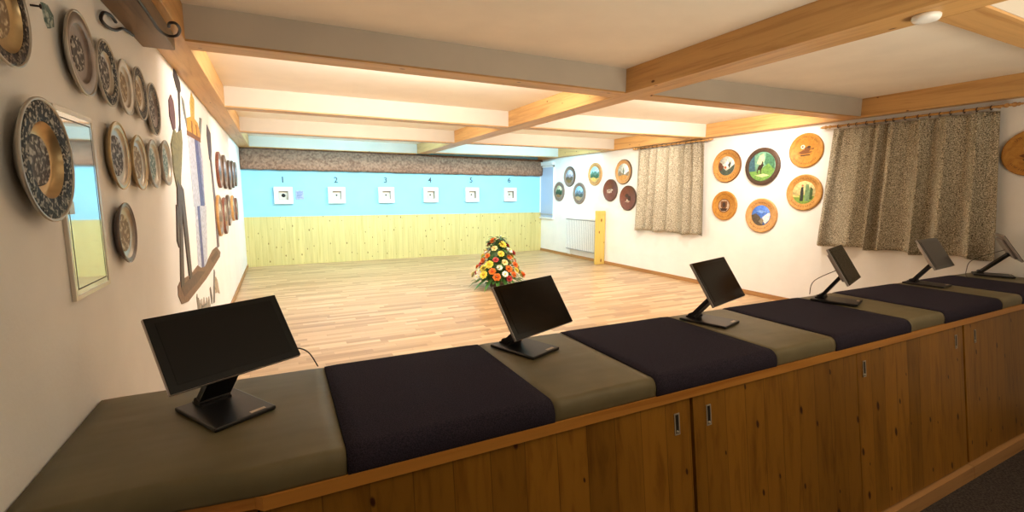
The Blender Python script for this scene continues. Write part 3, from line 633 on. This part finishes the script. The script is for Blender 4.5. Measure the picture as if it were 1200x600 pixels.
for i in range(15):
    a = 2*PI*i/15 + random.uniform(-.15, .15); bb = MB(); leaf_into(bb, (.12*math.cos(a), .12*math.sin(a), .16), (math.cos(a), math.sin(a), -.03), .34, .032, .42)
    bb.done('fern_leaf', M['leaf2'], t)
def bloom(kind, c, out, R, m, m2):
    b = MB(); out = Vector(out).normalized(); q = out.to_track_quat('Z', 'Y')
    layers = {'rose': [(6, .95, .15), (6, .8, .35), (5, .55, .55), (4, .3, .7)], 'daisy': [(12, 1.1, .12), (10, .8, .22)], 'carnation': [(9, 1, .05), (9, .85, .3), (8, .6, .5), (6, .35, .6)]}[kind]
    for k, (n, rr, hh) in enumerate(layers):
        for i in range(n):
            a = 2*PI*(i + .5*(k % 2))/n; wv = rr*R*1.9/n*PI/2.2
            P = [(rr*.15*R, 0, 0), (rr*.7*R, -wv, hh*R*.6), (rr*R, -wv*.55, hh*R), (rr*R*1.04, 0, hh*R*1.1), (rr*R, wv*.55, hh*R), (rr*.7*R, wv, hh*R*.6)]
            vs = []
            for x, y, z in P: vs.append(b.bm.verts.new(Vector(c) + q @ Vector((x*math.cos(a)-y*math.sin(a), x*math.sin(a)+y*math.cos(a), z))))
            f = b.bm.faces.new(vs); f.smooth = True
    core = q @ Vector((0, 0, R*.35)); b.ball(Vector(c)+core, R*.32, 1, .9, 8, 6)
    return b.done(kind, [m, m2], t)
FC = {'o': paint(236, 122, 40), 'r': paint(178, 44, 40), 'y': paint(244, 214, 84), 'w': paint(226, 222, 206), 'p': paint(206, 84, 80), 'c': paint(246, 222, 160)}
CORE = {'o': paint(190, 80, 30), 'r': paint(120, 24, 26), 'y': paint(226, 180, 60), 'w': paint(236, 214, 120), 'p': paint(160, 50, 56), 'c': paint(226, 184, 110)}
kinds = {'o': 'rose', 'r': 'carnation', 'y': 'carnation', 'w': 'daisy', 'p': 'rose', 'c': 'rose'}
seq = list('o'*21 + 'y'*11 + 'w'*11 + 'r'*5 + 'p'*5 + 'c'*8); random.Random(5).shuffle(seq)
for i, k in enumerate(seq):
    f = (i+.5)/len(seq); z = .17 + (H_-.15)*(1-math.sqrt(1-f)); a = i*2.39996; r = cone_r(z)*random.uniform(.92, 1.16)
    bloom(kinds[k], (r*math.cos(a), r*math.sin(a), z), (math.cos(a), math.sin(a), .45+f*.7), random.uniform(.046, .070)*(1 if k != 'w' else .8), FC[k], CORE[k])

# ------------------------------------------------------------------ shooting counter
ZT, ZL0, ZL1 = .684, .573, .612          # mat top, worktop lip
FT, FB = (1.305, ZL0), (1.187, -.335)    # sloping cabinet front: (y, z) top and bottom
def fy(z): return FT[0] + (FB[0]-FT[0])*(FT[1]-z)/(FT[1]-FB[1])
def back(x): return 2.032 - .017*x
b = MB(); c = [(XL+.003, 1.335), (-.30, 1.334), (-.10, 1.312), (-.08, 1.293), (XR-.03, 1.293), (XR-.03, back(XR)), (XL+.003, back(XL))]
b.hexa([(x, y, ZL0) for x, y in c], [(x, y, ZL1) for x, y in c])
tag(b.done('counter_worktop', M['lippine']), 'long pine worktop board under the pads, its lip along the shooters side', 'worktop')
def cabinet(x0, x1, label, doors):
    t = thing('counter_cabinet', label, 'cabinet', ((x0+x1)/2, 1.6, ZF), 0, 'pine cabinets under the shooting counter')
    P = lambda x, y, z: (x-(x0+x1)/2, y-1.6, z-ZF)
    dy = .03
    e = .002; x0 += e; x1 -= e
    b = MB(); fr = [(fy(ZL0)+dy, ZL0-.001), (fy(ZF+.09)+dy, ZF+.001+.085), (1.90, ZF+.086), (1.90, ZL0-.001)]
    b.hexa([P(x0, y, z) for y, z in fr], [P(x1, y, z) for y, z in fr]).done('carcass', M['dark'], t)
    # pine rail under the lip, stile gaps, plinth
    zt, zb = ZL0-.008, FB[1]
    def slab(xa, xb, za, zb_, th0, th1):
        return [P(xa, fy(za)+th0, za), P(xa, fy(zb_)+th0, zb_), P(xa, fy(zb_)+th1, zb_), P(xa, fy(za)+th1, za)], [P(xb, fy(za)+th0, za), P(xb, fy(zb_)+th0, zb_), P(xb, fy(zb_)+th1, zb_), P(xb, fy(za)+th1, za)]
    for xa, xb, hs in doors:
        xa = max(xa, x0); xb = min(xb, x1)
        d = MB().hexa(*slab(xa, xb, zt, zb+.006, 0, .024)).done('door', M['pine'], t)
        for hx in hs:
            hz = .475; y = fy(hz)
            th = math.atan2(FT[0]-FB[0], FT[1]-FB[1])
            b = MB(); w_, h_ = .014, .044
            for (u0, u1, v0, v1) in ((-w_, -w_+.005, -h_, h_), (w_-.005, w_, -h_, h_), (-w_, w_, h_-.005, h_), (-w_, w_, -h_, -h_+.005)): b.box(u0, u1, -.003, .004, v0, v1, 0)
            b.box(-w_, w_, -.001, .004, -h_, h_, 1)
            b.ball((0, -.0015, -h_+.013), .006, 0, 1, 8, 6)
            o = b.done('handle', [M['handle'], M['dark']], d); o.location = P(hx, y, hz); o.rotation_euler = (-th, 0, 0)
    MB().hexa(*slab(x0, x1, FB[1]-.004, ZF+.002, -.028, .03)).done('plinth', M['plinth'], t)
    return t
cabinet(XL+.004, 1.487, 'pine counter cabinet left of the first dark door gap', [(XL, -.095, ()), (-.09, 1.478, (1.402,))])
cabinet(1.487, 3.94, 'middle pine counter cabinet with three recessed handles', [(1.497, 2.705, (1.585,)), (2.709, 3.925, (2.775, 3.83))])
cabinet(3.94, XR-.004, 'pine counter cabinet at the right edge of the photo', [(3.95, 5.0, (4.10,)), (5.004, XR, ())])
def pad(xa, xb, front, m, label, name, cat, group, rf=.05, dz=0, xa2=None, xb2=None):
    b = MB(); z0, z1 = ZL1+.0005, ZT+dz; cols = []
    n = 14; h = z1-z0
    ys = []
    prof = []
    for k in range(7): a = PI/2*k/6; prof.append(('f', rf*(1-math.sin(a)) if False else rf*(1-math.sin(a)), z1-h*.82*(1-math.cos(PI/2-a)) if False else z0+h*.12+(h*.88)*math.sin(a)))
    for i in range(n+1):
        u = i/n; x = xa+(xb-xa)*u; xf = (xa2 if xa2 is not None else xa) + ((xb2 if xb2 is not None else xb)-(xa2 if xa2 is not None else xa))*u
        fr = front(xf); bk = back(x); col = []
        edge = .0025 if i in (0, n) else 0
        def pt(y, z):
            s = (bk-y)/(bk-fr); return (x+(xf-x)*s, y, z)
        col.append(pt(fr, z0))
        for k in range(8):
            a = PI/2*k/7; col.append(pt(fr + rf*(1-math.cos(a)) - .004*math.sin(2*a), z0+h*.10+(h*.90-edge)*math.sin(a)))
        for q in (.3, .6): col.append(pt(fr+rf+(bk-fr-rf)*q, z1-edge))
        for k in range(5):
            a = PI/2*k/4; col.append(pt(bk - .02 + .02*math.sin(a), z1-edge-.02+.02*math.cos(a)))
        col.append(pt(bk, z0)); cols.append([b.bm.verts.new(p) for p in col])
    L = len(cols[0])
    for p, q in zip(cols, cols[1:]):
        for k in range(L):
            f = b.bm.faces.new((p[k], p[(k+1) % L], q[(k+1) % L], q[k])); f.smooth = k < L-1
    b.bm.faces.new(cols[0][::-1]); b.bm.faces.new(cols[-1])
    return tag(b.done(name, m), label, cat, group)
fr0 = lambda x: 1.300
def fr_left(x): return 1.300 + (.028 if x < -.3 else (.028*(-.08-x)/.22 if x < -.08 else 0))
LP, FP = 'taupe leather pads on the counter', 'charcoal felt mats on the counter'
lea = [(XL+.006, .132, 'wide taupe leather pad at the left wall under the nearest monitor'), (.822, 1.288, 'taupe leather pad under the second monitor from the left'), (2.03, 2.50, 'taupe leather pad under the third monitor, beyond the second dark mat'), (3.25, 3.66, 'taupe leather pad under the fourth monitor from the left'), (4.50, 4.85, 'taupe leather pad under the fifth monitor from the left'), (5.45, XR-.035, 'taupe leather pad under the last monitor at the right edge')]
fel = [(.134, .820, 'large charcoal felt mat right of the nearest monitor'), (1.290, 2.028, 'charcoal felt mat between the second and third monitors'), (2.502, 3.248, 'charcoal felt mat between the third and fourth monitors'), (3.662, 4.498, 'charcoal felt mat between the fourth and fifth monitors'), (4.852, 5.448, 'charcoal felt mat between the fifth and last monitors')]
for xa, xb, lab in lea: pad(xa, xb, fr_left if xa < 0 else fr0, M['leather'], lab, 'leather_pad', 'pad', LP, .032, 0)
for xa, xb, lab in fel: pad(xa, xb, lambda x: 1.296, M['felt'], lab, 'felt_mat', 'mat', FP, .045, .004)

# ------------------------------------------------------------------ monitors
def monitor(label, base, yaw, pc, tilt=32.5, cable=None, dz=0):
    t = thing('touch_monitor', label, 'monitor', (base[0], base[1], ZT+.0015+dz), math.radians(yaw), 'touch monitors on the counter')
    b = MB(); b.box(-.096, .096, -.132, .132, 0, .014, bev=.004); b.done('base', M['black'], t)
    MB().box(.02, .068, -.122, -.108, .0135, .0148).done('sticker', M['label'], t)
    inv = Matrix.Rotation(-math.radians(yaw), 3, 'Z')
    c = inv @ (Vector(pc) - Vector((base[0], base[1], ZT+.0015+dz)))
    tl = math.radians(tilt)
    s = thing_child('screen_panel', t, c, tl)
    W_, H2 = .205, .125
    h = MB(); h.box(-W_, W_, .0, .014, -H2, H2, bev=.003)
    h.box(-W_*.8, W_*.8, .014, .034, -H2*.75, H2*.75, bev=.008)
    o = h.done('screen_panel', M['silver'], t); o.location = c; o.rotation_euler = (-tl, 0, 0)
    g = MB().box(-W_+.002, W_-.002, -.003, .001, -H2+.002, H2-.002, bev=.0012).done('glass_front', M['blackglass'], o)
    MB().box(-W_+.026, W_-.026, -.0042, -.002, -H2+.024, H2-.022).done('display', M['screen'], o)
    # arm: hinge at the back of the base, flat neck rising forward to the lower back of the panel
    up = Vector((0, math.sin(tl), math.cos(tl))); nb = Vector((0, math.cos(tl), -math.sin(tl)))
    top = c - up*.055 + nb*.034; bot = Vector((0, .085, .022))
    ax = (top-bot).normalized(); nrm = Vector((1, 0, 0)).cross(ax)
    b = MB(); wa, ta = .05, .011
    A = [bot - Vector((wa, 0, 0)) - nrm*ta, bot + Vector((wa, 0, 0)) - nrm*ta, bot + Vector((wa, 0, 0)) + nrm*ta, bot - Vector((wa, 0, 0)) + nrm*ta]
    b.hexa(A, [p + (top-bot) for p in A])
    b.tube([bot + Vector((-.05, 0, 0)), bot + Vector((.05, 0, 0))], .02, 14)
    b.tube([top + Vector((-.046, 0, 0)), top + Vector((.046, 0, 0))], .014, 14)
    b.box(-.05, .05, .06, .115, .012, .022)
    b.done('arm', M['black'], t)
    if cable:
        MB().tube(smooth([c + up*-.02 + nb*.03 + Vector((.06, 0, 0))] + [Vector(p) for p in cable]), .0028, 6).done('cable', M['cable'], t)
    return t
def thing_child(*a): return None
monitor('nearest and largest looking touch monitor at the left wall', (-.195, 1.735), 31, (-.17, 1.735, .928), 35, cable=[(.19, -.03, .15), (.25, -.03, .148), (.34, .04, .09), (.413, .096, .001)])
monitor('second touch monitor from the left, in front of the flowers', (.995, 1.85), 21.5, (1.012, 1.785, .905), 33)
monitor('third touch monitor from the left, before the white wall', (2.165, 1.80), 17, (2.125, 1.716, .941), 32.5)
monitor('fourth touch monitor from the left, turned narrow', (3.345, 1.765), 19, (3.236, 1.675, .965), 30.5, dz=.0045, cable=[(.03, .14, .12), (.02, .16, .02)])
monitor('fifth touch monitor from the left, under the wide curtain', (4.67, 1.80), 6, (4.513, 1.704, .963), 32)
monitor('last touch monitor seen edge on at the right edge of the photo', (5.72, 1.74), 24, (5.655, 1.64, .965), 32, dz=.0045, cable=[(-.1, .15, .14), (-.28, .20, .06), (-.34, .2, .004)])
